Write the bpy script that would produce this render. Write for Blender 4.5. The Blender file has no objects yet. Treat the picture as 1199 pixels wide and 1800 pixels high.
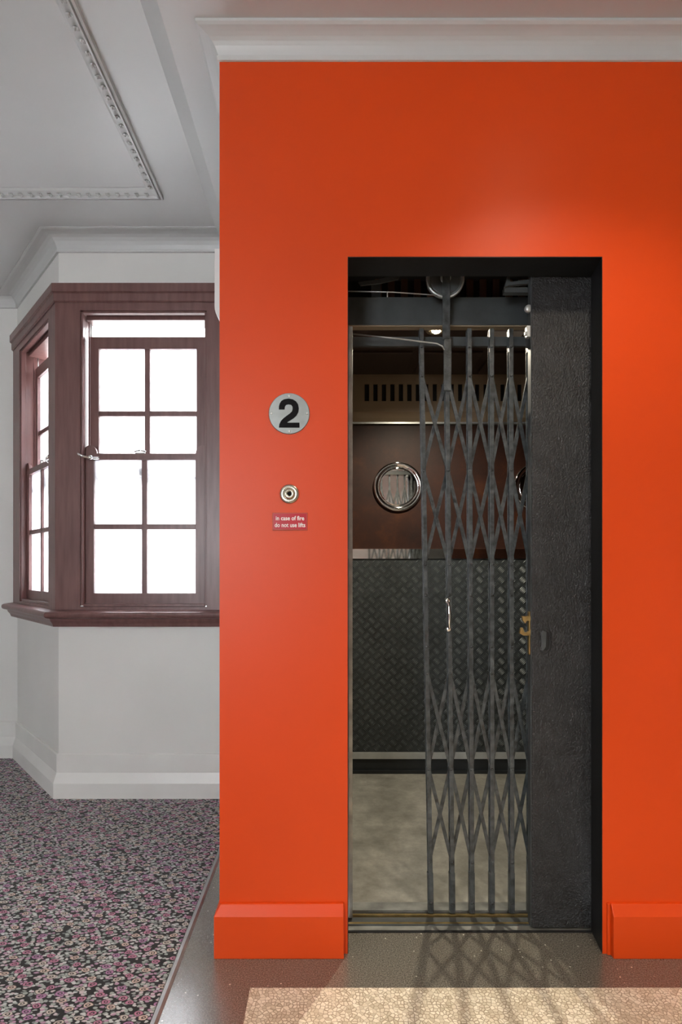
import bpy, bmesh, math, random
from mathutils import Vector, Matrix
random.seed(7)
scn = bpy.context.scene
col = scn.collection

# ------------------------------------------------------------------ camera
cam_d = bpy.data.cameras.new('camera'); cam = bpy.data.objects.new('camera', cam_d); col.objects.link(cam)
cam.location = (0, 0, 1.182); cam.rotation_euler = (math.pi/2, 0, 0)
cam_d.sensor_fit = 'HORIZONTAL'; cam_d.sensor_width = 36.0
cam_d.lens = 1000/1199*36.0
cam_d.shift_x = 21.5/1199; cam_d.shift_y = 101/1199
cam_d.clip_start = 0.02
scn.camera = cam

# ------------------------------------------------------------------ sky, lights, exposure
w = bpy.data.worlds.new('overcast_sky'); scn.world = w; w.use_nodes = True
bg = w.node_tree.nodes['Background']; bg.inputs[0].default_value = (0.93, 0.96, 1.0, 1); bg.inputs[1].default_value = 21.0

# the sky lights the hall through the bay windows and one hall window behind the viewer
scn.view_settings.view_transform = 'Standard'; scn.view_settings.look = 'None'
scn.view_settings.gamma = 1.0; scn.view_settings.use_curve_mapping = False
scn.view_settings.exposure = 0.0

# ------------------------------------------------------------------ helpers
def setp(o, label=None, cat=None, group=None, kind=None):
    if label: o['label'] = label
    if cat: o['category'] = cat
    if group: o['group'] = group
    if kind: o['kind'] = kind
    return o

class MB:
    def __init__(s): s.v = []; s.f = []; s.sm = []
    def add(s, vs, fs, smooth=False):
        b = len(s.v); s.v += [tuple(p) for p in vs]
        for f in fs: s.f.append([i+b for i in f]); s.sm.append(smooth)
        return s
    def box(s, x0, x1, y0, y1, z0, z1):
        vs = [(x, y, z) for z in (z0, z1) for y in (y0, y1) for x in (x0, x1)]
        return s.add(vs, [(0,2,3,1),(4,5,7,6),(0,1,5,4),(2,6,7,3),(0,4,6,2),(1,3,7,5)])
    def hexa(s, pts):      # 8 points, bottom 4 loop then top 4 loop
        return s.add(pts, [(0,3,2,1),(4,5,6,7),(0,1,5,4),(1,2,6,5),(2,3,7,6),(3,0,4,7)])
    def prism(s, poly, fn, t0, t1):   # poly of 2D points, fn(a,b,t)->3D
        n = len(poly)
        vs = [fn(a, b, t0) for a, b in poly] + [fn(a, b, t1) for a, b in poly]
        return s.add(vs, [tuple(range(n))[::-1], tuple(range(n, 2*n))] + [(i, (i+1) % n, n+(i+1) % n, n+i) for i in range(n)])
    def tube(s, pts, r, n=8, smooth=True):
        pts = [Vector(p) for p in pts]; rings = []
        rr = r if isinstance(r, (list, tuple)) else [r]*len(pts)
        up = None
        for i, p in enumerate(pts):
            t = (pts[min(i+1, len(pts)-1)]-pts[max(i-1, 0)]).normalized()
            a = Vector((0,0,1)) if abs(t.z) < .9 else Vector((1,0,0))
            e1 = t.cross(a).normalized(); e2 = t.cross(e1)
            rings.append([p+rr[i]*(math.cos(k*2*math.pi/n)*e1+math.sin(k*2*math.pi/n)*e2) for k in range(n)])
        b = len(s.v)
        for rg in rings: s.v += [tuple(q) for q in rg]
        for i in range(len(rings)-1):
            for k in range(n):
                s.f.append([b+i*n+k, b+i*n+(k+1) % n, b+(i+1)*n+(k+1) % n, b+(i+1)*n+k]); s.sm.append(smooth)
        s.f.append([b+k for k in range(n)]); s.sm.append(False)
        s.f.append([b+(len(rings)-1)*n+k for k in range(n)]); s.sm.append(False)
        return s
    def lathe(s, c, prof, n=32, axis='y', smooth=True):   # prof: (radius, offset along -axis toward camera)
        b = len(s.v); c = Vector(c)
        for r, h in prof:
            for k in range(n):
                a = 2*math.pi*k/n
                if axis == 'y': p = c+Vector((r*math.cos(a), -h, r*math.sin(a)))
                else: p = c+Vector((r*math.cos(a), r*math.sin(a), -h))
                s.v.append(tuple(p))
        m = len(prof)
        for i in range(m-1):
            for k in range(n):
                s.f.append([b+i*n+k, b+i*n+(k+1) % n, b+(i+1)*n+(k+1) % n, b+(i+1)*n+k]); s.sm.append(smooth)
        s.f.append([b+k for k in range(n)]); s.sm.append(False)
        s.f.append([b+(m-1)*n+k for k in range(n)]); s.sm.append(smooth)
        return s
    def sweep(s, path, prof, closed=True, smooth=False):   # path plan points; prof (offset to room side, z)
        P = [Vector(p) for p in path]; n = len(P); rings = []
        for i in range(n):
            ns = []
            if i > 0: d = (P[i]-P[i-1]).normalized(); ns.append(Vector((-d.y, d.x)))
            if i < n-1: d = (P[i+1]-P[i]).normalized(); ns.append(Vector((-d.y, d.x)))
            if len(ns) == 2:
                m = (ns[0]+ns[1]); m = m/(m.dot(ns[0]))
            else: m = ns[0]
            rings.append([(P[i].x+o*m.x, P[i].y+o*m.y, z) for o, z in prof])
        b = len(s.v); k = len(prof)
        for r in rings: s.v += r
        for i in range(n-1):
            for j in range(k if closed else k-1):
                s.f.append([b+i*k+j, b+i*k+(j+1) % k, b+(i+1)*k+(j+1) % k, b+(i+1)*k+j]); s.sm.append(smooth)
        if closed:
            s.f.append([b+j for j in range(k)]); s.sm.append(False)
            s.f.append([b+(n-1)*k+j for j in range(k)]); s.sm.append(False)
        return s
    def mesh(s, name, mat, bevel=0):
        me = bpy.data.meshes.new(name); me.from_pydata(s.v, [], s.f)
        for p, q in zip(me.polygons, s.sm): p.use_smooth = q
        bm = bmesh.new(); bm.from_mesh(me)
        bmesh.ops.recalc_face_normals(bm, faces=bm.faces)
        if bevel: bmesh.ops.bevel(bm, geom=[e for e in bm.edges if e.is_manifold and e.calc_face_angle(0) > .6], offset=bevel, segments=2, affect='EDGES', profile=.6, clamp_overlap=True)
        bm.to_mesh(me); bm.free(); me.materials.append(mat)
        return me
    def build(s, name, mat, parent=None, bevel=0, label=None, cat=None, group=None, kind=None):
        return link(name, s.mesh(name, mat, bevel), parent, label, cat, group, kind)

def link(name, me, parent=None, label=None, cat=None, group=None, kind=None):
    o = bpy.data.objects.new(name, me); col.objects.link(o)
    if parent is not None:
        o.parent = parent; o.matrix_parent_inverse = Matrix.Translation(parent.location).inverted() if parent.parent is None else Matrix.Identity(4)
    return setp(o, label, cat, group, kind)
def empty(name, loc, label, cat, group=None, kind=None):
    o = bpy.data.objects.new(name, None); col.objects.link(o); o.location = loc; o.empty_display_size = .05
    return setp(o, label, cat, group, kind)

# ------------------------------------------------------------------ materials
def new_mat(name):
    m = bpy.data.materials.new(name); m.use_nodes = True
    nt = m.node_tree; return m, nt, nt.nodes['Principled BSDF']
def N(nt, t, **kw):
    n = nt.nodes.new(t)
    for k, v in kw.items():
        if k.startswith('i_'): n.inputs[k[2:].replace('_', ' ')].default_value = v
        else: setattr(n, k, v)
    return n
def ramp(nt, stops, interp='LINEAR'):
    r = nt.nodes.new('ShaderNodeValToRGB'); r.color_ramp.interpolation = interp
    e = r.color_ramp.elements
    while len(e) < len(stops): e.new(.5)
    for x, (p, c) in zip(e, stops): x.position = p; x.color = (*c, 1) if len(c) == 3 else c
    return r
def paint(name, c, rough=.5, var=.06, scale=3.0, bump=.05, bscale=60, metallic=0.0, spec=.5, detail=4, dist=.002):
    m, nt, b = new_mat(name); L = nt.links.new
    tc = N(nt, 'ShaderNodeTexCoord')
    n1 = N(nt, 'ShaderNodeTexNoise'); n1.inputs['Scale'].default_value = scale; n1.inputs['Detail'].default_value = detail
    L(tc.outputs['Object'], n1.inputs['Vector'])
    lo = tuple(max(0, x*(1-var)) for x in c); hi = tuple(min(1, x*(1+var)) for x in c)
    r = ramp(nt, [(.3, lo), (.7, hi)]); L(n1.outputs['Fac'], r.inputs['Fac']); L(r.outputs['Color'], b.inputs['Base Color'])
    b.inputs['Roughness'].default_value = rough; b.inputs['Metallic'].default_value = metallic
    b.inputs['Specular IOR Level'].default_value = spec
    if bump:
        n2 = N(nt, 'ShaderNodeTexNoise'); n2.inputs['Scale'].default_value = bscale; n2.inputs['Detail'].default_value = 3
        L(tc.outputs['Object'], n2.inputs['Vector'])
        bp = N(nt, 'ShaderNodeBump'); bp.inputs['Strength'].default_value = bump; bp.inputs['Distance'].default_value = dist
        L(n2.outputs['Fac'], bp.inputs['Height']); L(bp.outputs['Normal'], b.inputs['Normal'])
    return m

M = {}
M['white_wall'] = paint('white_wall_paint', (.70, .695, .67), .5, .03, 2.5, .12, 25)
M['ceiling'] = paint('ceiling_paint', (.54, .545, .54), .42, .03, 2.0, .10, 14)
M['white_trim'] = paint('white_gloss_trim', (.72, .715, .69), .35, .03, 5, .08, 30)
M['orange'] = paint('orange_gloss_paint', (.69, .062, .004), .42, .05, 1.6, .16, 28, spec=.35)
M['black'] = paint('black_paint', (.012, .012, .013), .38, .3, 8, .1, 60)
M['wrinkle'] = paint('black_wrinkle_paint', (.020, .020, .021), .34, .35, 20, .8, 210, dist=.006)
M['gate'] = paint('worn_black_gate_paint', (.055, .062, .064), .35, .6, 45, .5, 140)
M['steel_dark'] = paint('dark_grey_steel', (.055, .062, .064), .45, .25, 12, .15, 90)
M['galv'] = paint('galvanised_strip', (.36, .37, .35), .38, .35, 14, .2, 90, metallic=.7)
M['chrome'] = paint('polished_chrome', (.88, .88, .87), .045, .02, 4, 0, 10, metallic=1.0)
M['mirror'] = paint('mirror_glass', (.92, .92, .92), .015, .0, 4, 0, 10, metallic=1.0)
M['stainless'] = paint('brushed_stainless', (.27, .28, .265), .4, .08, 30, .1, 150, metallic=.9)
M['brass'] = paint('worn_brass', (.55, .40, .17), .30, .35, 25, .15, 90, metallic=.9)
M['nickel'] = paint('aged_nickel', (.52, .49, .41), .26, .12, 20, 0, 50, metallic=1.0)
M['alu'] = paint('aluminium_strip', (.55, .57, .56), .35, .10, 15, .1, 90, metallic=.6)
M['tread'] = paint('dark_tread_plate', (.048, .055, .058), .36, .2, 9, .12, 70, metallic=.4)
M['tread_bar'] = paint('worn_lit_tread_bar', (.17, .19, .19), .36, .25, 6, 0, metallic=.5)  # worn bar tops, paled further to stand in for the light they catch
M['kick'] = paint('black_kick_plate', (.014, .017, .019), .4, .3, 9, .1, 60)
M['beige'] = paint('beige_car_paint', (.34, .26, .165), .5, .06, 6, .05, 40)
M['brown_ceiling'] = paint('brown_car_ceiling', (.050, .030, .022), .5, .12, 5, .05, 40)
M['batten'] = paint('brown_batten', (.085, .040, .022), .5, .2, 12, .1, 60)
M['shaft'] = paint('dark_shaft', (.018, .016, .017), .8, .3, 6, .2, 30)
M['inkblack'] = paint('black_numeral', (.006, .006, .007), .75, .1, 20, 0, spec=.15)
M['sign_red'] = paint('red_sign_acrylic', (.50, .020, .035), .2, .03, 20, 0)
M['sign_white'] = paint('white_lettering', (.85, .80, .76), .4, .02, 20, 0)
M['sign_edge'] = paint('clear_acrylic_edge', (.52, .10, .07), .12, .05, 20, 0)
M['fixture'] = paint('white_plastic', (.74, .72, .70), .3, .02, 10, 0)
M['outside'] = paint('pale_courtyard', (.7, .7, .68), .8, .05, 1, 0)
M['hole_shade'] = paint('recess_shade', (.004, .004, .004), .7, .1, 20, 0)  # near-black colour painted as the shade inside recesses, slots and gaps
M['edge_strip'] = paint('grey_edge_strip', (.33, .34, .34), .4, .15, 12, .1, 60, metallic=.4)

def wood(name):
    m, nt, b = new_mat(name); L = nt.links.new
    tc = N(nt, 'ShaderNodeTexCoord'); mp = N(nt, 'ShaderNodeMapping'); mp.inputs['Scale'].default_value = (14, 14, 1.4)
    L(tc.outputs['Object'], mp.inputs['Vector'])
    n = N(nt, 'ShaderNodeTexNoise'); n.inputs['Scale'].default_value = 3.0; n.inputs['Detail'].default_value = 6
    L(mp.outputs['Vector'], n.inputs['Vector'])
    r = ramp(nt, [(.3, (.125, .056, .053)), (.55, (.16, .077, .071)), (.8, (.195, .098, .088))]); L(n.outputs['Fac'], r.inputs['Fac'])
    L(r.outputs['Color'], b.inputs['Base Color']); b.inputs['Roughness'].default_value = .33
    bp = N(nt, 'ShaderNodeBump'); bp.inputs['Strength'].default_value = .1; bp.inputs['Distance'].default_value = .002
    L(n.outputs['Fac'], bp.inputs['Height']); L(bp.outputs['Normal'], b.inputs['Normal'])
    return m
M['wood'] = wood('dark_red_stained_timber')

def laminate():
    m, nt, b = new_mat('dark_red_laminate'); L = nt.links.new
    tc = N(nt, 'ShaderNodeTexCoord')
    n = N(nt, 'ShaderNodeTexNoise'); n.inputs['Scale'].default_value = 7; n.inputs['Detail'].default_value = 8; n.inputs['Roughness'].default_value = .7
    L(tc.outputs['Object'], n.inputs['Vector'])
    r = ramp(nt, [(.3, (.013, .0045, .003)), (.55, (.026, .008, .004)), (.8, (.068, .021, .006))]); L(n.outputs['Fac'], r.inputs['Fac'])
    L(r.outputs['Color'], b.inputs['Base Color']); b.inputs['Roughness'].default_value = .5; b.inputs['Specular IOR Level'].default_value = .25
    return m
M['laminate'] = laminate()

def car_floor():
    m, nt, b = new_mat('worn_vinyl_floor'); L = nt.links.new
    tc = N(nt, 'ShaderNodeTexCoord')
    n = N(nt, 'ShaderNodeTexNoise'); n.inputs['Scale'].default_value = 5; n.inputs['Detail'].default_value = 10; n.inputs['Roughness'].default_value = .75
    L(tc.outputs['Object'], n.inputs['Vector'])
    r = ramp(nt, [(.3, (.13, .125, .105)), (.5, (.24, .235, .205)), (.72, (.40, .385, .34))]); L(n.outputs['Fac'], r.inputs['Fac'])
    L(r.outputs['Color'], b.inputs['Base Color']); b.inputs['Roughness'].default_value = .45
    return m
M['car_floor'] = car_floor()

def terrazzo_dark():
    m, nt, b = new_mat('dark_terrazzo'); L = nt.links.new
    tc = N(nt, 'ShaderNodeTexCoord')
    n = N(nt, 'ShaderNodeTexNoise'); n.inputs['Scale'].default_value = 260; n.inputs['Detail'].default_value = 3
    L(tc.outputs['Object'], n.inputs['Vector'])
    r = ramp(nt, [(.32, (.06, .055, .045)), (.52, (.15, .137, .112)), (.72, (.27, .25, .21))]); L(n.outputs['Fac'], r.inputs['Fac'])
    v = N(nt, 'ShaderNodeTexVoronoi'); v.inputs['Scale'].default_value = 110; L(tc.outputs['Object'], v.inputs['Vector'])
    sep = N(nt, 'ShaderNodeSeparateColor'); L(v.outputs['Color'], sep.inputs['Color'])
    gt = N(nt, 'ShaderNodeMath', operation='GREATER_THAN'); gt.inputs[1].default_value = .985; L(sep.outputs[0], gt.inputs[0])
    lt = N(nt, 'ShaderNodeMath', operation='LESS_THAN'); lt.inputs[1].default_value = .28; L(v.outputs['Distance'], lt.inputs[0])
    mu = N(nt, 'ShaderNodeMath', operation='MULTIPLY'); L(gt.outputs[0], mu.inputs[0]); L(lt.outputs[0], mu.inputs[1])
    mx = N(nt, 'ShaderNodeMix', data_type='RGBA'); L(mu.outputs[0], mx.inputs['Factor']); L(r.outputs['Color'], mx.inputs[6]); mx.inputs[7].default_value = (.6, .56, .47, 1)
    L(mx.outputs[2], b.inputs['Base Color']); b.inputs['Roughness'].default_value = .2; b.inputs['Specular IOR Level'].default_value = 1.0; b.inputs['Coat Weight'].default_value = .6; b.inputs['Coat Roughness'].default_value = .22
    return m
M['terrazzo_dark'] = terrazzo_dark()

def terrazzo_light():
    m, nt, b = new_mat('cream_chip_terrazzo'); L = nt.links.new
    tc = N(nt, 'ShaderNodeTexCoord')
    nz = N(nt, 'ShaderNodeTexNoise'); nz.inputs['Scale'].default_value = 60; L(tc.outputs['Object'], nz.inputs['Vector'])
    ad = N(nt, 'ShaderNodeVectorMath', operation='MULTIPLY_ADD'); L(nz.outputs['Color'], ad.inputs[0]); ad.inputs[1].default_value = (.006, .006, 0); L(tc.outputs['Object'], ad.inputs[2])
    sc = 92
    v = N(nt, 'ShaderNodeTexVoronoi', voronoi_dimensions='2D'); v.inputs['Scale'].default_value = sc; L(ad.outputs[0], v.inputs['Vector'])
    e = N(nt, 'ShaderNodeTexVoronoi', voronoi_dimensions='2D', feature='DISTANCE_TO_EDGE'); e.inputs['Scale'].default_value = sc; L(ad.outputs[0], e.inputs['Vector'])
    sep = N(nt, 'ShaderNodeSeparateColor'); L(v.outputs['Color'], sep.inputs['Color'])
    chip = ramp(nt, [(0, (.56, .49, .36)), (.4, (.72, .65, .51)), (1, (.88, .82, .69))]); L(sep.outputs[0], chip.inputs['Fac'])
    # some cells stay matrix
    thr = N(nt, 'ShaderNodeMath', operation='MULTIPLY'); L(sep.outputs[1], thr.inputs[0]); thr.inputs[1].default_value = .13
    gt = N(nt, 'ShaderNodeMath', operation='SUBTRACT'); L(e.outputs['Distance'], gt.inputs[0]); L(thr.outputs[0], gt.inputs[1])
    fac = N(nt, 'ShaderNodeMapRange'); fac.inputs[1].default_value = .0; fac.inputs[2].default_value = .05; L(gt.outputs[0], fac.inputs[0])
    mx = N(nt, 'ShaderNodeMix', data_type='RGBA'); L(fac.outputs[0], mx.inputs['Factor']); mx.inputs[6].default_value = (.36, .295, .20, 1); L(chip.outputs['Color'], mx.inputs[7])
    L(mx.outputs[2], b.inputs['Base Color']); b.inputs['Roughness'].default_value = .3
    return m
M['terrazzo_light'] = terrazzo_light()

def carpet_mat():
    m, nt, b = new_mat('floral_carpet'); L = nt.links.new
    tc = N(nt, 'ShaderNodeTexCoord')
    mp = N(nt, 'ShaderNodeMapping'); mp.inputs['Rotation'].default_value = (0, 0, -.55); mp.inputs['Scale'].default_value = (1, 1.55, 1)
    L(tc.outputs['Object'], mp.inputs['Vector'])
    nz = N(nt, 'ShaderNodeTexNoise'); nz.inputs['Scale'].default_value = 45; nz.inputs['Detail'].default_value = 2; L(mp.outputs[0], nz.inputs['Vector'])
    ad = N(nt, 'ShaderNodeVectorMath', operation='MULTIPLY_ADD'); L(nz.outputs['Color'], ad.inputs[0]); ad.inputs[1].default_value = (.012, .012, 0); L(mp.outputs[0], ad.inputs[2])
    v = N(nt, 'ShaderNodeTexVoronoi', voronoi_dimensions='2D'); v.inputs['Scale'].default_value = 78; L(ad.outputs[0], v.inputs['Vector'])
    sep = N(nt, 'ShaderNodeSeparateColor'); L(v.outputs['Color'], sep.inputs['Color'])
    spec = ramp(nt, [(0, (.016, .016, .017)), (.22, (.36, .40, .37)), (.46, (.56, .58, .57)), (.62, (.45, .27, .38)), (.76, (.56, .48, .50)), (.9, (.20, .225, .22))], 'CONSTANT'); L(sep.outputs[0], spec.inputs['Fac'])
    lt = N(nt, 'ShaderNodeMapRange'); lt.inputs[1].default_value = .42; lt.inputs[2].default_value = .56; lt.inputs[3].default_value = 1; lt.inputs[4].default_value = 0; L(v.outputs['Distance'], lt.inputs[0])
    mx = N(nt, 'ShaderNodeMix', data_type='RGBA'); L(lt.outputs[0], mx.inputs['Factor']); mx.inputs[6].default_value = (.012, .012, .013, 1); L(spec.outputs['Color'], mx.inputs[7])
    # larger ring-shaped flowers
    f = N(nt, 'ShaderNodeTexVoronoi', voronoi_dimensions='2D'); f.inputs['Scale'].default_value = 19; f.inputs['Randomness'].default_value = .55
    ad2 = N(nt, 'ShaderNodeVectorMath', operation='MULTIPLY_ADD'); L(nz.outputs['Color'], ad2.inputs[0]); ad2.inputs[1].default_value = (.014, .014, 0); L(mp.outputs[0], ad2.inputs[2])
    L(ad2.outputs[0], f.inputs['Vector'])
    fs = N(nt, 'ShaderNodeSeparateColor'); L(f.outputs['Color'], fs.inputs['Color'])
    fc = ramp(nt, [(0, (.50, .20, .30)), (.35, (.60, .46, .39)), (.6, (.42, .20, .36)), (.8, (.56, .50, .44))], 'CONSTANT'); L(fs.outputs[0], fc.inputs['Fac'])
    rg = ramp(nt, [(0, (1, 1, 1)), (.055, (1, 1, 1)), (.075, (0, 0, 0)), (.115, (0, 0, 0)), (.14, (1, 1, 1)), (.22, (1, 1, 1)), (.25, (0, 0, 0))]); L(f.outputs['Distance'], rg.inputs['Fac'])
    dk = ramp(nt, [(0, (1, 1, 1)), (.25, (1, 1, 1)), (.29, (0, 0, 0))]); L(f.outputs['Distance'], dk.inputs['Fac'])
    m1 = N(nt, 'ShaderNodeMix', data_type='RGBA'); L(dk.outputs['Color'], m1.inputs['Factor']); L(mx.outputs[2], m1.inputs[6]); m1.inputs[7].default_value = (.014, .014, .015, 1)
    m2 = N(nt, 'ShaderNodeMix', data_type='RGBA'); L(rg.outputs['Color'], m2.inputs['Factor']); L(m1.outputs[2], m2.inputs[6]); L(fc.outputs['Color'], m2.inputs[7])
    L(m2.outputs[2], b.inputs['Base Color']); b.inputs['Roughness'].default_value = .75
    b.inputs['Sheen Weight'].default_value = .15; b.inputs['Specular IOR Level'].default_value = .2
    fn = N(nt, 'ShaderNodeTexNoise'); fn.inputs['Scale'].default_value = 700; L(tc.outputs['Object'], fn.inputs['Vector'])
    bp = N(nt, 'ShaderNodeBump'); bp.inputs['Strength'].default_value = .4; bp.inputs['Distance'].default_value = .003; L(fn.outputs['Fac'], bp.inputs['Height']); L(bp.outputs['Normal'], b.inputs['Normal'])
    return m
M['carpet'] = carpet_mat()

def obscure_glass():
    m, nt, b = new_mat('obscure_window_glass'); L = nt.links.new
    out = nt.nodes['Material Output']; nt.nodes.remove(b)
    tc = N(nt, 'ShaderNodeTexCoord')
    n = N(nt, 'ShaderNodeTexNoise'); n.inputs['Scale'].default_value = 55; n.inputs['Detail'].default_value = 4; L(tc.outputs['Object'], n.inputs['Vector'])
    r = ramp(nt, [(.35, (.74, .75, .77)), (.55, (.98, .98, 1))]); L(n.outputs['Fac'], r.inputs['Fac'])
    tl = N(nt, 'ShaderNodeBsdfTranslucent'); L(r.outputs['Color'], tl.inputs['Color'])
    tp = N(nt, 'ShaderNodeBsdfTransparent'); L(r.outputs['Color'], tp.inputs['Color'])
    gl = N(nt, 'ShaderNodeBsdfGlossy'); gl.inputs['Roughness'].default_value = .15
    a = N(nt, 'ShaderNodeMixShader'); a.inputs[0].default_value = .45; L(tl.outputs[0], a.inputs[1]); L(tp.outputs[0], a.inputs[2])
    c = N(nt, 'ShaderNodeMixShader'); c.inputs[0].default_value = .05; L(a.outputs[0], c.inputs[1]); L(gl.outputs[0], c.inputs[2])
    L(c.outputs[0], out.inputs['Surface'])
    return m
M['glass'] = obscure_glass()

def lamp_mat(name, c, s):
    m, nt, b = new_mat(name); b.inputs['Base Color'].default_value = (.8, .75, .65, 1)
    b.inputs['Emission Color'].default_value = (*c, 1); b.inputs['Emission Strength'].default_value = s
    return m
M['lamp'] = lamp_mat('lit_lamp_lens', (1, .80, .52), 60)

# ------------------------------------------------------------------ plan
FW = 1.75                                  # face of the orange wall
LE, OL, OR, OT = -.336, .058, .842, 2.1445 # wall's left end, lift opening left / right / top
C0, C1, C2, C3 = (LE, 2.95), (-1.401, 2.95), (-1.96, 3.58), (-4.1, 3.58)
ZL, ZR = 2.90, 2.82                        # ceiling heights, bay side / lift side
XW0, XW1, YB, YF = -4.0, 2.6, -3.0, 3.58

# ------------------------------------------------------------------ floor
fl = MB().box(-.466, XW1, YB, 1.85, -.1, 0).box(-.466, LE+.1, 1.85, 2.95, -.1, 0).box(XW0, -.466, YB, 3.58, -.1, -.003).build('floor', M['terrazzo_dark'], kind='structure')
MB().box(-.222, XW1, YB, 1.606, -.02, .0012).build('terrazzo_field', M['terrazzo_light'], fl, label='cream stone chip terrazzo field')
cp = MB()
cp.prism([(-.466, YB), (-.466, 2.95), C1, C2, (XW0, 3.58), (XW0, YB)], lambda a, b, t: (a, b, t), -.003, .004)
cp.build('carpet', M['carpet'], label='dark floral patterned carpet covering the hall floor by the bay window', cat='carpet')
MB().prism([(-.466, .0), (-.462, .008), (-.452, .008), (-.445, .0015), (-.445, -.01), (-.466, -.01)], lambda a, b, t: (a, t, b), YB, 2.94).build('trim_1', M['edge_strip'], kind='structure')
MB().box(-7, 4, 3.8, 6.8, -3.2, -3).build('courtyard_ground', M['outside'], kind='structure')
MB().box(-7, 4, 6.5, 6.7, -3, 5).build('wall_courtyard', M['outside'], kind='structure')

# ------------------------------------------------------------------ walls
wf = MB()
wf.box(LE, OL, FW, 1.86, 0, 2.95)
wf.prism([(OL, FW), (XW1, FW), (XW1, 1.86), (OL, 1.86)], lambda a, b, t: (a, b, t), OT, 2.95)
wf.prism([(OR, FW), (XW1, FW), (XW1, 1.86), (OR+.020, 1.86)], lambda a, b, t: (a, b, t), 0, OT)
wall_front = wf.build('wall_front', M['orange'], kind='structure')
MB().box(LE, LE+.1, 1.86, 3.07, 0, 3.0).build('wall_return', M['white_wall'], kind='structure')
MB().sweep([C0, C1, C2], [(0, 0), (0, .96), (-.14, .96), (-.14, 0)]).build('wall_bay_dado', M['white_wall'], kind='structure')
MB().sweep([C0, C1, C2], [(0, 2.56), (0, 3.0), (-.14, 3.0), (-.14, 2.56)]).build('wall_bay_head', M['white_wall'], kind='structure')
MB().sweep([C2, C3], [(0, 0), (0, 3.0), (-.14, 3.0), (-.14, 0)]).build('wall_far', M['white_wall'], kind='structure')
# out-of-frame room shell with its hall window
MB().box(-4.14, XW0, YB, YF+.1, 0, 3).build('wall_left', M['white_wall'], kind='structure')
MB().box(-4.14, -2.15, YB-.14, YB, 0, 3).box(-1.05, XW1+.14, YB-.14, YB, 0, 3).box(-2.15, -1.05, YB-.14, YB, 0, .9).box(-2.15, -1.05, YB-.14, YB, 2.5, 3).build('wall_back', M['white_wall'], kind='structure')
MB().box(XW1, XW1+.14, YB, 3.7, 0, 3).build('wall_right', M['white_wall'], kind='structure')
# ceiling: high field on the left, splayed step, lower soffit on the right
cl = MB()
cl.prism([(XW0-.14, ZL), (-.57, ZL), (-.495, ZR), (XW1+.14, ZR), (XW1+.14, 3.05), (XW0-.14, 3.05)], lambda a, b, t: (a, t, b), YB-.14, 1.76)
cl.prism([(XW0-.14, ZL), (-.57, ZL), (-.495, ZR), (LE+.05, ZR), (LE+.05, 3.05), (XW0-.14, 3.05)], lambda a, b, t: (a, t, b), 1.76, 3.75)
ceil = cl.build('ceiling', M['ceiling'], kind='structure')

# ------------------------------------------------------------------ cornices, skirtings, head and sill of the bay
def arc(o0, z0, o1, z1, n=6, sag=.35):
    pts = []
    for i in range(1, n):
        t = i/n; o = o0+(o1-o0)*t; z = z0+(z1-z0)*t
        k = sag*math.sin(math.pi*t)
        dx, dz = (o1-o0), (z1-z0); pts.append((o-k*dz*.45, z+k*dx*.45))
    return pts
prof = [(-.01, 2.742), (.006, 2.744), (.008, 2.757), (.004, 2.760)] + arc(.004, 2.760, .050, 2.806, 6, .35) + [(.050, 2.806), (.054, 2.807), (.061, 2.812), (.061, 2.823), (-.01, 2.823)]
MB().sweep([(XW1, FW), (LE, FW), (LE, 2.95)], prof).build('trim_2', M['ceiling'], kind='structure')
prof = [(-.01, 2.822), (.010, 2.824), (.012, 2.834), (.008, 2.837)] + arc(.008, 2.837, .092, 2.893, 6, .5) + [(.092, 2.893), (.102, 2.895), (.102, 2.905), (-.01, 2.905)]
MB().sweep([C0, C1, C2, C3], prof).build('trim_3', M['ceiling'], kind='structure')
prof = [(-.01, 0), (.030, 0), (.030, .082), (.012, .132), (.012, .224), (.008, .228), (-.01, .228)]
MB().sweep([C0, C1, C2, C3], prof).build('baseboard_bay', M['white_trim'], kind='structure')
prof = [(-.01, 0), (.025, 0), (.025, .128), (.008, .158), (-.01, .160)]
b_l = MB(); b_l.sweep([(OL-.012, FW), (LE+.012, FW), (LE+.012, 2.92)], prof)
b_l.build('baseboard_left', M['orange'], kind='structure', bevel=.003)
MB().sweep([(XW1, FW), (OR+.022, FW)], prof).build('baseboard_right', M['orange'], kind='structure', bevel=.003)
MB().box(OR+.012, OR+.022, FW-.008, FW+.01, 0, .158).build('trim_6', M['orange'], kind='structure', bevel=.003)

prof = [(-.02, 2.556), (.024, 2.556), (.030, 2.562), (.030, 2.600), (.040, 2.606), (.040, 2.648), (-.02, 2.652)]
MB().sweep([C0, C1, (-1.972, 3.594)], prof).build('trim_4', M['wood'], kind='structure')
prof = [(-.05, .985), (.060, .968)] + [(.066+.016*math.sin(a), .951+.0165*math.cos(a)) for a in [math.radians(x) for x in range(15, 181, 24)]] + [(.060, .932), (.050, .930), (.046, .918), (.036, .905), (.030, .888), (-.05, .888)]
MB().sweep([C0, C1, (-1.985, 3.609)], prof).build('trim_5', M['wood'], kind='structure')
# mitred corner post between the two windows
V0, V1, V2 = Vector(C1), Vector((1, 0)), (Vector(C2)-Vector(C1)).normalized()
pA = V0+V1*.12; pB = V0+V2*.11
MB().sweep([tuple(pA), C1, tuple(pB)], [(.02, .96), (.02, 2.56), (-.14, 2.56), (-.14, .96)]).build('trim_7', M['wood'], kind='structure')

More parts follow.
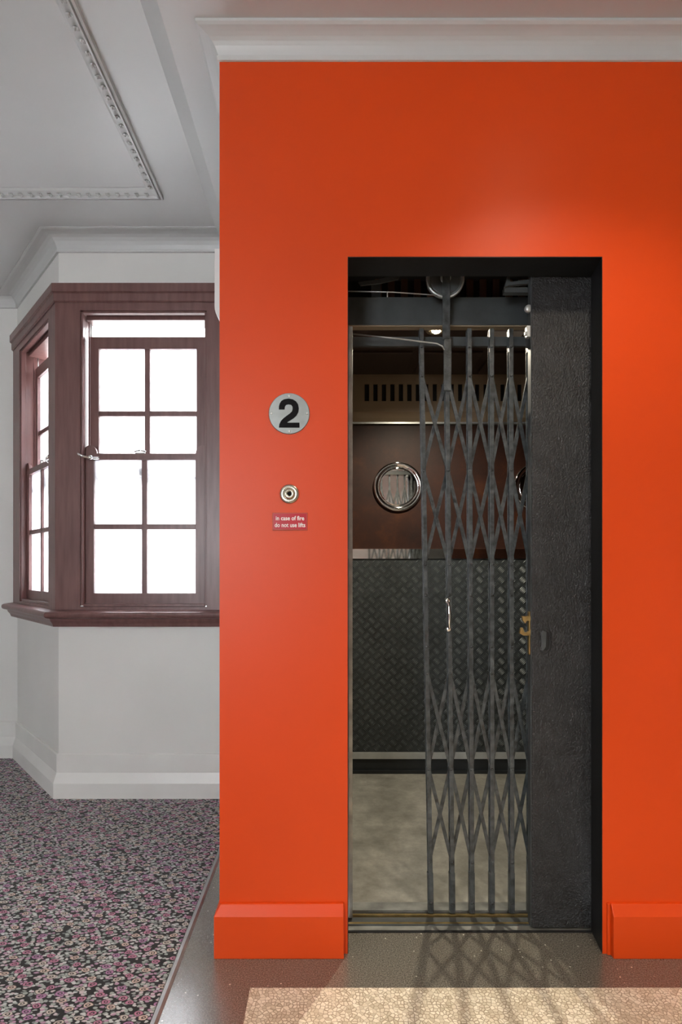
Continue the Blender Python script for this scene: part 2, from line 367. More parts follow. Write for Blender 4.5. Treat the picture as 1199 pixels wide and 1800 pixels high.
# ------------------------------------------------------------------ sash windows of the bay
def bay_window(name, o, ud, u0, u1, uend):
    o = Vector(o); ud = Vector(ud).normalized()
    nrm = Vector((0, 1)) if abs(ud.y) < 1e-6 else -Vector((-ud.y, ud.x))
    def P(u, wd, z): q = o+ud*u+nrm*wd; return (q.x, q.y, z)
    def bx(mb, a, b, w0, w1, z0, z1):
        return mb.hexa([P(a, w0, z0), P(b, w0, z0), P(b, w1, z0), P(a, w1, z0), P(a, w0, z1), P(b, w0, z1), P(b, w1, z1), P(a, w1, z1)])
    Z0, Z1 = .995, 2.516
    f = MB()
    bx(f, u1, uend, -.02, .14, .96, 2.56)                      # outer post
    bx(f, u0-.001, u1+.001, -.02, .14, Z1, 2.56); bx(f, u0-.001, u1+.001, -.02, .14, .955, Z0-.006)
    win = f.build(name, M['wood'], kind='structure')
    # stop beads around the opening, and the pulley-stile lining
    for a, b in ((u0, u0+.012), (u1-.012, u1)):
        q = MB(); bx(q, a, b, -.014, .014, Z0, Z1); q.build('stop_bead', M['wood'], win, bevel=.003)
        q = MB(); e = (b if a == u0 else a); bx(q, min(e, e+(.006 if a == u0 else -.006)), max(e, e+(.006 if a == u0 else -.006)), .054, .061, Z0, Z1); q.build('parting_bead', M['wood'], win)
    q = MB(); bx(q, u0, u1, -.014, .014, Z1-.012, Z1); q.build('stop_bead', M['wood'], win, bevel=.003)
    q = MB(); bx(q, u0+.012, u1-.012, .03, .13, Z1-.028, Z1); q.build('head_lining', M['wood'], win)
    q = MB(); bx(q, u0+.012, u1-.012, -.012, .016, Z0-.006, Z0+.010); q.build('stop_bead', M['wood'], win, bevel=.003)
    wd = u1-u0
    def sash(nm, a, b, z0, z1, w0, w1, st, rt, rb, zm):
        f = MB()
        bx(f, a, a+st, w0, w1, z0, z1); bx(f, b-st, b, w0, w1, z0, z1)
        bx(f, a+st, b-st, w0, w1, z1-rt, z1); bx(f, a+st, b-st, w0, w1, z0, z0+rb)
        s = f.build(nm, M['wood'], win)
        um = (a+b)/2-.004; gb = .0135; wm = (w0+w1)/2
        q = MB(); bx(q, um-gb, um+gb, w0+.004, w1-.004, z0+rb, z1-rt); q.build('glazing_bar', M['wood'], s, bevel=.003)
        q = MB(); bx(q, a+st, b-st, w0+.005, w1-.005, zm-gb, zm+gb); q.build('glazing_bar', M['wood'], s, bevel=.003)
        for (p, r_) in ((a+st, um-gb), (um+gb, b-st)):
            for (y0, y1) in ((z0+rb, zm-gb), (zm+gb, z1-rt)):
                q = MB(); bx(q, p-.003, r_+.003, wm-.002, wm+.002, y0-.003, y1+.003); q.build('pane', M['glass'], s)
        return s
    lo = sash('lower_sash', u0+.003, u1-.013, .998, 1.787, .016, .052, .053, .033, .0595, 1.4055)
    up = sash('upper_sash', u0+.018, u1-.026, 1.637, 2.413, .062, .098, .045, .063, .036, 2.0085)
    # half-round horns on the meeting rail, silver latch arm and sash lift
    for uc in (u0+.035, u1-.03):
        q = MB(); poly = [(-.036, -.012)] + [(-.036*math.cos(t), .044*math.sin(t)) for t in [math.pi*k/10 for k in range(11)]] + [(.036, -.012)]
        q.prism(poly, lambda a, b, t, uc=uc: P(uc+a, t, 1.786+b), .018, .034); q.build('horn', M['wood'], lo)
    q = MB()
    q.tube([P(u0-.012, -.020, 1.782), P(u0-.002, -.028, 1.772), P(u0+.018, -.024, 1.762), P(u0+.05, .006, 1.760), P(u0+.085, .012, 1.762)], [.008, .0075, .006, .009, .006], 8)
    q.lathe((P(u0+.045, .004, 1.762)), [(.013, .0), (.013, .012), (.006, .018)], 12); q.build('latch', M['chrome'], lo)
    q = MB(); bx(q, (u0+u1)/2-.055, (u0+u1)/2-.005, .018, .03, 1.787, 1.793); q.tube([P((u0+u1)/2-.06, .02, 1.797), P((u0+u1)/2-.03, .016, 1.803), P((u0+u1)/2-.0, .02, 1.797)], .005, 8); q.build('sash_fastener', M['chrome'], lo)
    q = MB(); bx(q, (u0+u1)/2-.05, (u0+u1)/2-.006, .052, .066, 1.68, 1.72); q.build('sash_lift', M['steel_dark'], up, bevel=.003)
    # sash cords in the open slot over the lowered top sash
    for uc in (u0+.016, u1-.022):
        q = MB(); q.tube([P(uc, .078, 2.42), P(uc, .078, Z1-.03)], .003, 6); q.build('sash_cord', M['galv'], win)
    return win
bay_window('window_1', C1, (1, 0), .12, .772, 1.065)
bay_window('window_2', C1, tuple(V2), .11, .703, .86)

# ------------------------------------------------------------------ ceiling panel moulding with carved leaves
pm = MB()
def mprof(side): # cross-section: distance from panel's outer edge, drop
    return [(0, 0), (0, .018), (.007, .022), (.009, .010), (.013, .010), (.015, .022), (.021, .022), (.024, .012), (.052, .009), (.062, .004), (.062, 0)]
xs, ye = -.762, 2.62
pth = [(xs, YB+.4), (xs, ye), (-3.3, ye)]
ring = [(d, ZL-h) for d, h in mprof(0)]
# offset to the panel's inside (left of the run along +Y, then nearer along -X)
pm.sweep(pth, ring + [(.062, ZL+.004), (0, ZL+.004)])
mould = pm.build('trim_8', M['ceiling'], ceil)

mould.name = 'panel_moulding'
lf = MB()
for k, (ang, ln) in enumerate(((-.75, .018), (0, .024), (.75, .018))):
    c, s_ = math.cos(ang), math.sin(ang)
    def T(a, b, h): return (c*a-s_*b, s_*a+c*b, h)
    lf.add([T(0, 0, -.004), T(ln*.5, -.0055, -.008), T(ln, 0, -.003), T(ln*.5, .0055, -.008), T(ln*.5, 0, -.0125), T(ln*.45, 0, 0)],
           [(0, 1, 4), (1, 2, 4), (2, 3, 4), (3, 0, 4), (0, 5, 1), (1, 5, 2), (2, 5, 3), (3, 5, 0)], True)
lme = lf.mesh('carved_leaf', M['ceiling'])
def leaf(x, y, rz):
    o = bpy.data.objects.new('carved_leaf', lme); col.objects.link(o); o.parent = ceil
    o.location = (x, y, ZL-.010); o.rotation_euler = (0, 0, rz)
y = 1.30
while y < 2.55:
    leaf(xs-.028, y, math.pi-.9); y += .044
x = -.82
while x > -1.85:
    leaf(x, ye-.028, -math.pi/2-.9); x -= .044

# ------------------------------------------------------------------ lift shaft and black door lining
sh = MB()
sh.box(-.24, -.20, 1.86, 3.62, -.3, 2.95).box(-.24, XW1, 3.58, 3.62, -.3, 2.95).box(XW1-.02, XW1, 1.86, 3.62, -.3, 2.95)
sh.box(-.24, XW1, 1.86, 3.62, 2.90, 2.95).box(-.24, XW1, 1.86, 3.62, -.34, -.3)
sh.build('wall_shaft', M['shaft'], kind='structure')
ln = MB()
ln.hexa([(OL-.012, FW+.001, 0), (OL+.002, FW+.001, 0), (OL+.002, 1.862, 0), (OL-.012, 1.862, 0), (OL-.012, FW+.001, OT), (OL+.002, FW+.001, OT), (OL+.002, 1.862, OT), (OL-.012, 1.862, OT)])
ln.hexa([(OR-.001, FW+.001, 0), (OR+.03, FW+.001, 0), (OR+.03, 1.862, 0), (OR+.017, 1.862, 0), (OR-.001, FW+.001, OT), (OR+.03, FW+.001, OT), (OR+.03, 1.862, OT), (OR+.017, 1.862, OT)])
ln.box(OL-.012, OR+.03, FW+.001, 1.864, OT-.002, OT+.03)
ln.build('trim_9', M['black'], kind='structure')

# ------------------------------------------------------------------ landing sill
sill = empty('landing_sill', (.45, 1.88, 0), 'worn metal threshold with brass edges under the lift door', 'threshold')
MB().box(OL, 1.0, 1.850, 1.858, -.05, .004).build('nosing', M['black'], sill)
MB().box(OL, 1.0, 1.858, 1.888, -.05, -.001).build('tread', M['galv'], sill)
MB().box(OL, 1.0, 1.888, 1.893, -.05, .003).build('groove_lip', M['steel_dark'], sill)
MB().box(OL, 1.0, 1.895, 1.904, -.05, .002).build('brass_edge', M['brass'], sill)
MB().box(OL, 1.0, 1.904, 1.943, -.05, -.006).build('track_bed', M['steel_dark'], sill)

# ------------------------------------------------------------------ sliding landing door
door = MB().box(.669, 1.56, 1.873, 1.908, .001, 2.26).build('door_1', M['wrinkle'], kind='structure', bevel=.004)
setp(door, 'black textured steel sliding lift door pushed to the right')
MB().box(.6665, .6695, 1.877, 1.905, .002, 2.25).build('edge_strip', M['steel_dark'], door)  # lighter strip painted in as the highlight along the leading edge
# flush finger pull
px, pz = (958-578)*1.873/1000, 1.182-(1126-1001)*1.873/1000
def oval(rx, rz, n=20, sq=3.0):
    out = []
    for k in range(n):
        a = 2*math.pi*k/n; c, s_ = math.cos(a), math.sin(a)
        out.append((rx*math.copysign(abs(c)**(2/sq), c), rz*math.copysign(abs(s_)**(2/sq), s_)))
    return out
q = MB(); O = oval(.021, .040); I = oval(.015, .033); n = len(O)
for ring, yy in ((O, 1.8735), (O, 1.871), (I, 1.8695), (I, 1.8735)): q.v += [(px+a, yy, pz+b) for a, b in ring]
for i in range(3):
    for k in range(n): q.f.append([i*n+k, i*n+(k+1) % n, (i+1)*n+(k+1) % n, (i+1)*n+k]); q.sm.append(True)
pull = q.build('finger_pull', M['wrinkle'], door)
q = MB(); q.prism(oval(.016, .034), lambda a, b, t: (px+a, t, pz+b), 1.8722, 1.8728); q.build('pull_shade', M['hole_shade'], pull)  # flat dark oval painted as the shade of the hollow pull
q = MB(); q.prism([(-.014, -.031), (-.006, -.033), (.002, -.02), (.004, .03), (-.008, .033), (-.014, .028)], lambda a, b, t: (px+a, t, pz+b), 1.868, 1.8725); q.build('pull_lip', M['steel_dark'], pull, bevel=.0015)
# brass hook strike on the leading edge
def gx(x, Y): return (x-578)*Y/1000
def gz(y, Y): return 1.182-(y-1001)*Y/1000
Yk = 1.885
hook = [(532, 1083), (532, 1091), (525, 1091), (523, 1096), (518, 1090), (517, 1083)]
q = MB()
q.prism([(gx(x+400, Yk), gz(y, Yk)) for x, y in hook], lambda a, b, t: (a, t, b), Yk-.006, Yk+.006)
q.prism([(gx(x+400, Yk), gz(y, Yk)) for x, y in [(532, 1106), (532, 1117), (520, 1117), (513, 1113), (515, 1103), (518, 1103), (521, 1111), (526, 1112)]], lambda a, b, t: (a, t, b), Yk-.006, Yk+.006)
q.box(.661, .665, Yk-.007, Yk+.007, gz(1150, Yk), gz(1075, Yk)); q.build('hook_strike', M['brass'], door)
q = MB(); q.lathe((.662, 1.885, gz(543, 1.885)), [(.013, -.004), (.013, .004), (.010, .007), (.003, .008)], 18); q.build('edge_bolt', M['alu'], door)
q = MB(); q.box(.655, .668, 1.88, 1.90, gz(592, 1.88), gz(572, 1.88)).box(.650, .656, 1.885, 1.895, gz(588, 1.88), gz(581, 1.88)); q.build('edge_plate', M['alu'], door, bevel=.002)
q = MB(); Ya = 1.9
q.prism([(gx(936, Ya), gz(492, Ya)), (gx(936, Ya), gz(499, Ya)), (gx(893, Ya), gz(503, Ya)), (gx(886, Ya), gz(506, Ya)), (gx(891, Ya), gz(487, Ya)), (gx(895, Ya), gz(487, Ya)), (gx(896, Ya), gz(497, Ya))], lambda a, b, t: (a, t, b), 1.893, 1.907)
q.box(gx(888, Ya), gx(936, Ya), 1.907, 1.93, gz(512, Ya), gz(503, Ya)); q.build('hanger_arm', M['steel_dark'], door)

# ------------------------------------------------------------------ lift car
car = empty('lift_car', (.81, 2.65, 0), 'old lift car with tread plate dado and dark red panels behind the gate', 'lift')
X0, X1, YBK = .02, 1.60, 3.34
MB().box(X0, X1, 2.018, YBK, -.06, .0).build('car_floor', M['car_floor'], car, label='worn grey vinyl floor')
MB().box(X0, X1, 1.970, 2.018, -.06, .002).build('floor_nosing', M['galv'], car)
MB().box(X0, X1, 1.947, 1.952, -.06, .001).build('sill_edge', M['brass'], car)
MB().box(X0, X1, 1.952, 1.970, -.06, -.015).build('gate_channel', M['hole_shade'], car)
Yp = 3.30
bk = MB().box(X0, X1, Yp+.012, YBK, 0, 2.32).build('back_wall', M['shaft'], car)
zt, zc0, zc1 = gz(982, Yp), gz(982, Yp), gz(965, Yp)
za0, za1 = gz(1334, Yp), gz(1322, Yp)
ztop = gz(748, Yp)
MB().box(X0, 0.815, Yp+.002, Yp+.014, zc1, ztop).build('wall_panel', M['laminate'], car, label='dark red mottled laminate panel')
MB().box(.817, X1, Yp+.002, Yp+.014, zc1, ztop).build('wall_panel', M['laminate'], car)
MB().box(X0, X1, Yp-.006, Yp+.014, zc0, zc1).build('chrome_strip', M['chrome'], car, label='polished chrome dado strip')
MB().box(X0, X1, Yp-.004, Yp+.014, za0, za1).build('aluminium_strip', M['alu'], car, bevel=.002)
MB().box(X0, X1, Yp+.004, Yp+.014, .0, za0).build('kick_plate', M['kick'], car)
MB().box(X0, X1, Yp-.012, Yp+.004, 0, .018).build('cove_strip', M['kick'], car)
tp = MB().box(X0, X1, Yp, Yp+.014, za1, zt).build('tread_plate', M['tread'], car, label='black five-bar tread plate')
def bars(mb, x0, x1, z0, z1, fn):
    px_, pz_ = .0625, .059
    i0, i1 = int(x0/px_)-1, int(x1/px_)+2
    for sgn, ox, oz in ((1, 0, 0), (-1, px_/2, pz_/2)):
        for i in range(i0, i1):
            for j in range(int(z0/pz_)-1, int(z1/pz_)+2):
                cx, cz = i*px_+ox, j*pz_+oz
                for k in range(5):
                    t = (k-2)*.0076
                    ux, uz = .7071, .7071*sgn          # bar direction
                    vx, vz = -.7071*sgn, .7071
                    bxc, bzc = cx+vx*t, cz+vz*t
                    L_ = .0165 if abs(k-2) < 2 else .0145
                    if bxc-.013 < x0 or bxc+.013 > x1 or bzc-.013 < z0 or bzc+.013 > z1: continue
                    W_ = .0026
                    pts = [fn(bxc-ux*L_, bzc-uz*L_, 0), fn(bxc+vx*W_, bzc+vz*W_, 0), fn(bxc+ux*L_, bzc+uz*L_, 0), fn(bxc-vx*W_, bzc-vz*W_, 0),
                           fn(bxc-ux*L_*.7, bzc-uz*L_*.7, .0028), fn(bxc+ux*L_*.7, bzc+uz*L_*.7, .0028)]
                    mb.add(pts, [(0, 1, 4), (1, 5, 4), (1, 2, 5), (2, 3, 5), (3, 4, 5), (3, 0, 4)])
q = MB(); bars(q, X0, X1, za1, zt, lambda a, b, h: (a, Yp-h, b)); q.build('tread_bars', M['tread_bar'], tp, kind='stuff')
# side walls, each with the same bands
for sx, xa, xb in ((1, X0-.02, X0), (-1, X1, X1+.02)):
    MB().box(xa, xb, 2.02, YBK, zc1, 2.32).build('side_panel', M['laminate'], car)
    MB().box(xa, xb, 2.02, YBK, zc0, zc1).build('chrome_strip', M['chrome'], car)
    MB().box(xa, xb, 2.02, YBK, za1, zt).build('tread_plate', M['tread'], car)
    MB().box(xa, xb, 2.02, YBK, -.02, za1).build('kick_plate', M['kick'], car)
MB().box(.95, X1, 2.02, 2.06, 0, 2.3).build('front_return', M['laminate'], car)
# car ceiling with raised panels
MB().box(X0-.02, X1+.02, 2.13, YBK, 2.30, 2.34).build('car_ceiling', M['brown_ceiling'], car)
for i in range(4):
    for j in range(3):
        a = X0+.10+i*.36; b = 2.17+j*.37
        MB().box(a, a+.31, b, b+.32, 2.288, 2.301).build('ceiling_panel', M['brown_ceiling'], car, bevel=.004)
# vented cornice at the back
Yc = 3.26
zA, zB, zC, zD = gz(667, Yc), gz(675, Yc), gz(705, Yc), gz(724, Yc)
cor = MB().box(X0, X1, Yc, Yc+.012, zB, 2.30).box(X0, X1, Yc, Yc+.012, zD, zC).build('vent_cornice', M['beige'], car, label='beige cornice with vent slots')
MB().box(X0, X1, Yc+.028, Yc+.05, zD, 2.30).build('vent_backing', M['hole_shade'], cor)  # dark sheet painted as the shade behind the vent slots
x = X0; first = True
MB().box(X0, gx(641, Yc), Yc, Yc+.012, zC, zB).build('slat', M['beige'], cor)
x = gx(641, Yc)+gx(578+8, Yc)
sme = None
wS, pS = .0240, .0486
while x < X1-.03:
    if sme is None:
        sme = MB().box(0, wS, 0, .012, 0, zB-zC).mesh('slat', M['beige'])
    o = bpy.data.objects.new('slat', sme); col.objects.link(o); o.parent = cor
    o.location = (x, Yc, zC); x += pS
prof = [(0, zD), (-.004, zD-.004), (.018, zD-.03), (.03, gz(741, Yp))]
MB().prism([(Yc, zD), (Yc+.012, zD), (Yp+.012, gz(743, Yp)-.01), (Yp-.006, gz(744, Yp)), (Yp-.006, gz(742, Yp)), (Yc+.016, zD-.03)], lambda a, b, t: (t, a, b), X0, X1).build('cornice_return', M['beige'], cor)
MB().box(X0, X1, Yp-.010, Yp+.010, gz(745.5, Yp), gz(742.5, Yp)).build('cornice_bead', M['alu'], cor)
# entrance header, vent battens above it, gate rail
hz0, hz1 = gz(571, 2.02), gz(522, 2.02)
MB().box(X0-.02, .95, 2.02, 2.045, hz0, hz1).build('header_beam', M['steel_dark'], car, bevel=.002)
MB().box(X0-.02, .95, 2.024, 2.056, hz0-.004, hz0).build('header_lip', M['beige'], car)
MB().box(X0-.02, .95, 2.12, 2.13, hz1-.03, 2.34).build('transom_back', M['hole_shade'], car)
for k in range(13):
    xb = gx(659+k*23, 2.105)
    if xb > .9: break
    MB().box(xb, xb+.025, 2.102, 2.116, hz1-.02, 2.255).build('batten', M['batten'], car)
MB().box(X0-.02, .95, 2.06, 2.12, 2.255, 2.34).build('transom_head', M['shaft'], car)
rail = MB().box(gx(620, 1.99), .72, 1.985, 2.0, gz(608, 1.985), gz(592, 1.985)).build('gate_rail', M['steel_dark'], car)
MB().box(gx(612.5, 1.945), gx(619.5, 1.945), 1.928, 1.945, 0.0, gz(574, 1.93)).build('closing_jamb', M['galv'], car, label='pale worn metal strip', bevel=.001)
# off-duty light fitting edge in the ceiling
MB().box(.75, .90, 2.60, 2.70, 2.270, 2.289).build('light_frame', M['fixture'], car, bevel=.003)

# lift lamp: recessed downlight with its own light
LX, LY, LZ = .495, 2.62, 2.284
lamp = empty('lift_downlight', (LX, LY, LZ), 'small bright lit downlight in the lift car ceiling', 'lamp')
MB().lathe((LX, LY, LZ+.002), [(.050, -.006), (.050, .004), (.044, .008), (.030, .006), (.028, .0)], 28, 'z').build('bezel', M['nickel'], lamp)
MB().lathe((LX, LY, LZ-.004), [(.020, -.004), (.020, .002), (.012, .008), (.002, .010)], 20, 'z').build('bulb', M['lamp'], lamp)
ld = bpy.data.lights.new('lift_lamp_light', 'SPOT'); ld.energy = 105; ld.color = (1, .89, .70); ld.shadow_soft_size = .018; ld.spot_size = 2.7; ld.spot_blend = .9
lo = bpy.data.objects.new('lift_lamp_light', ld); col.objects.link(lo); lo.location = (LX, LY, LZ-.032)

# ------------------------------------------------------------------ convex mirrors
def mirror(cx, cz, label):
    e = empty('round_mirror', (cx, Yp, cz), label, 'mirror', 'round mirrors on the lift back wall')
    r = .143
    MB().lathe((cx, Yp, cz), [(r-.006, -.001), (r, .004), (r, .010), (r-.004, .014), (r-.006, .0145), (r-.023, .0150), (r-.0245, .013), (r-.026, .002)], 56).build('rim', M['chrome'], e)
    pr = []
    R_ = 12.0; r2 = r-.0255
    for k in range(9):
        rr = r2*(1-k/8)+.0005
        pr.append((rr, .007+math.sqrt(R_*R_-rr*rr)-math.sqrt(R_*R_-r2*r2)))
    MB().lathe((cx, Yp, cz), [(r2, .0)]+pr, 56).build('glass', M['mirror'], e)
mirror(gx(699.5, Yp), gz(855.5, Yp), 'round chrome rimmed mirror left of the folding gate bars')
mirror(gx(946, Yp), gz(856, Yp), 'round mirror half hidden behind the black sliding door')

# ------------------------------------------------------------------ folding lattice gate
gate = empty('lift_gate', (.5, 1.96, 0), 'black folding lattice lift gate half drawn across the car entrance', 'gate')
GY = 1.96
tops = [.3175, .404, .482, .5586, .625, .690, .752]; bots = [.351, .425, .492, .5606, .629, .692, .752]
ztp, zbt = 2.007, .004
def bxat(i, z): t = (z-zbt)/(ztp-zbt); return bots[i]+(tops[i]-bots[i])*t
def slab(mb, xa, za, xb, zb, hw, y0, y1):
    d = Vector((xb-xa, zb-za)).normalized(); p = Vector((-d.y, d.x))*hw
    c = [(xa+p.x, za+p.y), (xa-p.x, za-p.y), (xb-p.x, zb-p.y), (xb+p.x, zb+p.y)]
    return mb.hexa([(a, y0, b) for a, b in c]+[(a, y1, b) for a, b in c])
zn_u = [gz(y, GY) for y in (663, 828, 992)]; zn_l = [gz(y, GY) for y in (1183, 1350, 1513)]
for i in range(7):
    q = MB()
    slab(q, bxat(i, ztp), ztp, bxat(i, zbt), zbt, .0074, GY-.013, GY-.0085)
    slab(q, bxat(i, ztp), ztp, bxat(i, zbt), zbt, .0074, GY+.0085, GY+.013)
    slab(q, bxat(i, .14), .14, bxat(i, zbt), zbt, .0098, GY-.0085, GY+.0085)
    slab(q, bxat(i, ztp+.002), ztp+.002, bxat(i, 1.93), 1.93, .0065, GY-.0085, GY+.0085)
    up = q.build('upright_bar', M['gate'], gate, bevel=.0012)
    rv = MB()
    for z in zn_u+zn_l+[gz(1046, GY), gz(1136, GY), .04, gz(612, GY)]:
        rv.lathe((bxat(i, z), GY-.013, z), [(.0052, -.001), (.0048, .002), (.0025, .0036)], 10)
    rv.build('rivets', M['gate'], up, kind='stuff')
for zn in (zn_u, zn_l):
    for i in range(-1, 7):
        # strips run bar i -> i+1 -> i+2, one family leaning each way; end strips are half length
        for sgn, ya, yb in ((1, GY-.0075, GY-.0035), (-1, GY+.0035, GY+.0075)):
            ids = [i, i+1, i+2]; zz = zn if sgn == 1 else zn[::-1]
            pts = [(bxat(k, z), z) for k, z in zip(ids, zz) if 0 <= k < 7]
            if len(pts) < 2: continue
            q = MB()
            for (a, b), (c, d) in zip(pts[:-1], pts[1:]): slab(q, a, b, c, d, .0062, ya, yb)
            q.build('lattice_strip', M['gate'], gate)
# leading hanger post, wheel, link rod, wire, pull handle
q = MB()
q.box(.392, .418, GY-.022, GY-.014, gz(690, GY), gz(600, GY)).box(.388, .414, GY-.022, GY-.014, gz(600, GY), 2.195)
q.build('hanger_post', M['gate'], gate, bevel=.002)
wh = MB().lathe((.400, GY-.004, gz(488, 1.945)), [(.066, -.007), (.066, .004), (.062, .007), (.058, .0055), (.058, .003), (.048, .003), (.018, .004), (.018, .012), (.004, .013)], 40).build('hanger_wheel', M['alu'], gate)
MB().lathe((.400, GY-.004, gz(488, 1.945)), [(.054, -.002), (.054, .0045), (.050, .005), (.019, .0055)], 40).build('wheel_web', M['steel_dark'], wh)
Yr = 1.936
MB().tube([(gx(619, Yr), Yr, gz(587, Yr)), (gx(700, Yr), Yr, gz(595.5, Yr)), (gx(768, Yr), Yr-.002, gz(604.5, Yr)), (gx(777, Yr), Yr-.002, gz(609, Yr)), (gx(781, Yr), Yr-.002, gz(616, Yr))], .0028, 8).build('link_rod', M['galv'], gate)
Yh = 1.942
hd = MB()
za, zb = gz(1056, Yh), gz(1106, Yh); xa, xb = gx(787, Yh), gx(789, Yh)
hd.tube([(xa, Yh, za), (xa, Yh-.006, za-.006), (xa+.001, Yh-.010, za-.020), (xb-.001, Yh-.011, (za+zb)/2), (xb, Yh-.010, zb+.020), (xb, Yh-.006, zb+.006), (xb, Yh, zb)], [.004, .004, .0045, .0062, .0045, .004, .004], 10)
hd.lathe((xa, Yh+.004, za), [(.0088, 0), (.0088, .004), (.006, .006)], 14); hd.lathe((xb, Yh+.004, zb), [(.0088, 0), (.0088, .004), (.006, .006)], 14)
hd.build('pull_handle', M['chrome'], gate, label='small chrome pull handle')

wire = MB(); Yw = 1.925
wire.tube([(OL+.001, Yw, gz(512, Yw)), (gx(690, Yw), Yw, gz(513.5, Yw)), (gx(770, Yw), Yw+.012, gz(516, Yw))], .0019, 6).tube([(gx(681, Yw), Yw, gz(513, Yw)), (gx(681, Yw), Yw, gz(522, Yw))], .0022, 6)
wire.build('gate_wire', M['alu'], gate)
# loose linkage lever seen in the dark gap over the header
lv = MB()
lv.prism([(gx(630, 1.96), gz(497, 1.96)), (gx(662, 1.96), gz(493, 1.96)), (gx(690, 1.96), gz(486, 1.96)), (gx(702, 1.96), gz(486, 1.96)), (gx(700, 1.96), gz(492, 1.96)), (gx(668, 1.96), gz(499, 1.96)), (gx(634, 1.96), gz(503, 1.96))], lambda a, b, t: (a, t, b), 1.955, 1.962)
MB().box(gx(653, 2.05), gx(669, 2.05), 2.04, 2.06, hz1-.01, gz(500, 2.05)).build('header_block', M['steel_dark'], car)
lv.build('latch_lever', M['steel_dark'], car)

# ------------------------------------------------------------------ things on the orange wall
def wx(x): return (x-578)*FW/1000
def wz(y): return 1.182-(y-1001)*FW/1000
pl = empty('floor_number_plate', (wx(508.5), FW, wz(727.5)), 'round steel plate with a black number 2 on the orange wall', 'sign')
r = 36*FW/1000; cx, cz = wx(508.5), wz(727.5)
MB().lathe((cx, FW, cz), [(r, -.001), (r, .003), (r-.0015, .0045), (.002, .0046)], 56, smooth=False).build('disc', M['stainless'], pl)
two = [(370,490),(370,430),(385,370),(420,312),(480,275),(570,260),(660,275),(730,320),(775,385),(790,470),(780,545),(740,620),(680,675),(610,720),(560,752),(542,768),(803,768),(803,870),(370,870),(380,800),(410,735),(460,680),(530,625),(600,575),(645,530),(658,480),(655,430),(630,395),(575,382),(520,395),(497,430),(490,490)]
q = MB(); q.prism([(cx+(a-585)/12*FW/1000, cz-(b-572)/12*FW/1000) for a, b in two], lambda a, b, t: (a, t, b), FW-.0062, FW-.0040); q.build('numeral', M['inkblack'], pl)
for a, b in ((0, 1), (1, 0), (0, -1), (-1, 0)):
    MB().lathe((cx+a*r*.87, FW-.004, cz+b*r*.87), [(.0042, -.001), (.004, .0015), (.002, .0025)], 12).build('screw', M['alu'], pl)

bt = empty('call_button', (wx(509), FW, wz(868.5)), 'round metal lift call button below the number plate', 'button')
cx, cz = wx(509), wz(868.5)
MB().lathe((cx, FW, cz), [(.030, -.001), (.030, .003), (.027, .006), (.018, .0075), (.0165, .006)], 40).build('outer_ring', M['nickel'], bt)
MB().lathe((cx, FW, cz), [(.0155, 0), (.0155, .010), (.013, .0125), (.007, .0125), (.0065, .010)], 32).build('inner_ring', M['nickel'], bt)
MB().lathe((cx, FW, cz), [(.006, 0), (.006, .0112), (.003, .012)], 20).build('push_center', M['inkblack'], bt)

sg = empty('fire_notice', (wx(510), FW, wz(917)), 'small red plastic notice with white lettering below the call button', 'sign')
cx, cz = wx(510), wz(917)
MB().box(cx-.054, cx+.054, FW-.003, FW+.001, cz-.0275, cz+.0275).build('backing', M['sign_edge'], sg, bevel=.001)
MB().box(cx-.051, cx+.051, FW-.0042, FW-.0028, cz-.0235, cz+.0245).build('face', M['sign_red'], sg)
def text_mesh(body, w_, cx, cz, y, hs):
    cu = bpy.data.curves.new('lettering', 'FONT'); cu.body = body; cu.align_x = 'CENTER'; cu.align_y = 'CENTER'; cu.size = 1; cu.extrude = .01; cu.offset = .016; cu.resolution_u = 4
    ob = bpy.data.objects.new('tmp_text', cu); col.objects.link(ob)
    dg = bpy.context.evaluated_depsgraph_get(); me = bpy.data.meshes.new_from_object(ob.evaluated_get(dg))
    bpy.data.objects.remove(ob)
    xs_ = [v.co.x for v in me.vertices]; zs_ = [v.co.y for v in me.vertices]
    k = w_/(max(xs_)-min(xs_)); mx_ = (max(xs_)+min(xs_))/2; hk = hs/(max(zs_)-min(zs_)); mz_ = (max(zs_)+min(zs_))/2
    for v in me.vertices:
        X, Y, Z = v.co; v.co = (cx+(X-mx_)*k, y-Z*.02, cz+(Y-mz_)*hk)
    me.materials.clear(); me.materials.append(M['sign_white'])
    return me
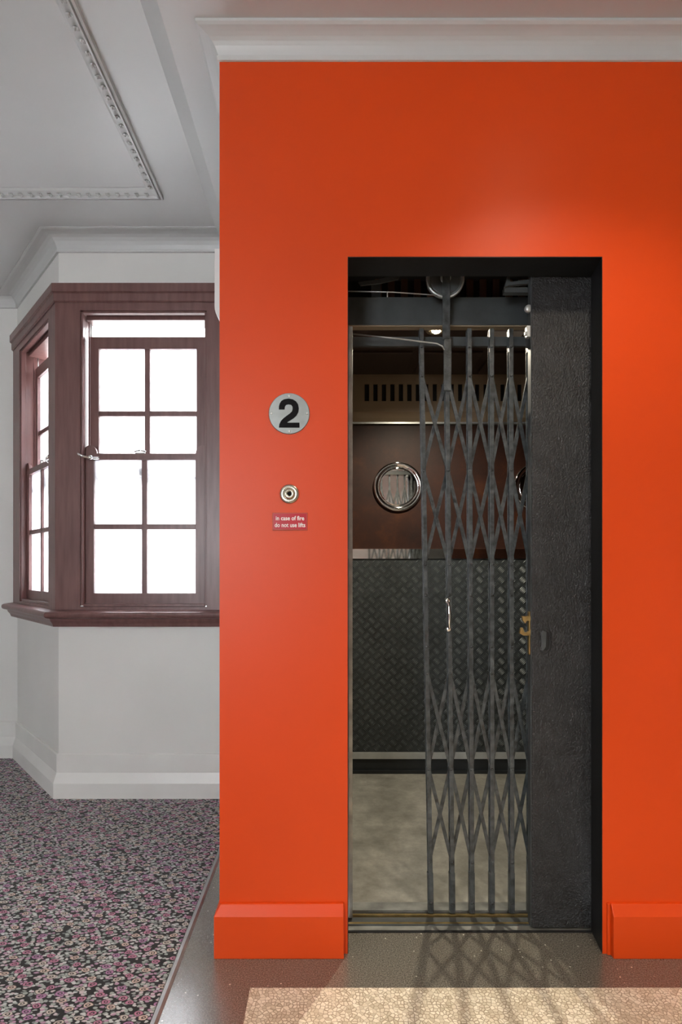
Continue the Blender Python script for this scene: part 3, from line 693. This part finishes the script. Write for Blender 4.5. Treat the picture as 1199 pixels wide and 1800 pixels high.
link('lettering', text_mesh('in case of fire', .087, cx, cz+.0105, FW-.0046, .0135), sg, label='white words in case of fire')
link('lettering', text_mesh('do not use lifts', .094, cx, cz-.0105, FW-.0046, .0135), sg, label='white words do not use lifts')

# ------------------------------------------------------------------ white fixture on the wall's side
fx = empty('wall_fixture', (LE, 2.05, 2.1), 'white box fixture with a rounded bottom on the side of the orange wall', 'fixture')
pf = [(LE+.001, 2.282), (-.392, 2.282), (-.392, 2.085)] + [(-.392+.055*(1-math.cos(t)), 2.085-.06*math.sin(t)) for t in [math.pi/2*k/8 for k in range(1, 9)]] + [(LE+.001, 2.025)]
MB().prism(pf, lambda a, b, t: (a, t, b), 1.95, 2.13).build('housing', M['fixture'], fx, bevel=.003)
MB().prism([(LE+.001, 2.0), (LE-.008, 2.0), (LE-.008, 2.30), (LE+.001, 2.30)], lambda a, b, t: (a, t, b), 1.945, 2.135).build('back_plate', M['fixture'], fx)

# ------------------------------------------------------------------ ceiling downlights of the hall (in front of the lift; the others added as fill)
def downlight(x, y, z, power, label, blend=.7, size=2.05):
    e = empty('ceiling_downlight', (x, y, z), label, 'lamp', 'hall ceiling downlights')
    MB().lathe((x, y, z), [(.055, -.002), (.055, .004), (.046, .007), (.040, .004), (.038, .0)], 28, 'z').build('bezel', M['fixture'], e)
    MB().lathe((x, y, z+.0), [(.034, -.002), (.034, .003), (.002, .004)], 24, 'z').build('lens', M['lamp'], e)
    d = bpy.data.lights.new('hall_spot', 'SPOT'); d.energy = power; d.color = (1, .86, .68); d.spot_size = size; d.spot_blend = blend; d.shadow_soft_size = .05
    o = bpy.data.objects.new('hall_spot', d); col.objects.link(o); o.location = (x, y, z-.02)
downlight(.75, 1.05, ZR, 52, 'round ceiling downlight in front of the lift door')
downlight(.95, -.35, ZR, 150, 'added ceiling downlight behind the viewer brightening the lower wall')  # unseen lamp, added to brighten the lower orange wall from the front
downlight(-1.6, .4, ZL, 40, 'added ceiling downlight over the carpet for warm fill')  # unseen lamp, added as warm fill on the carpet side
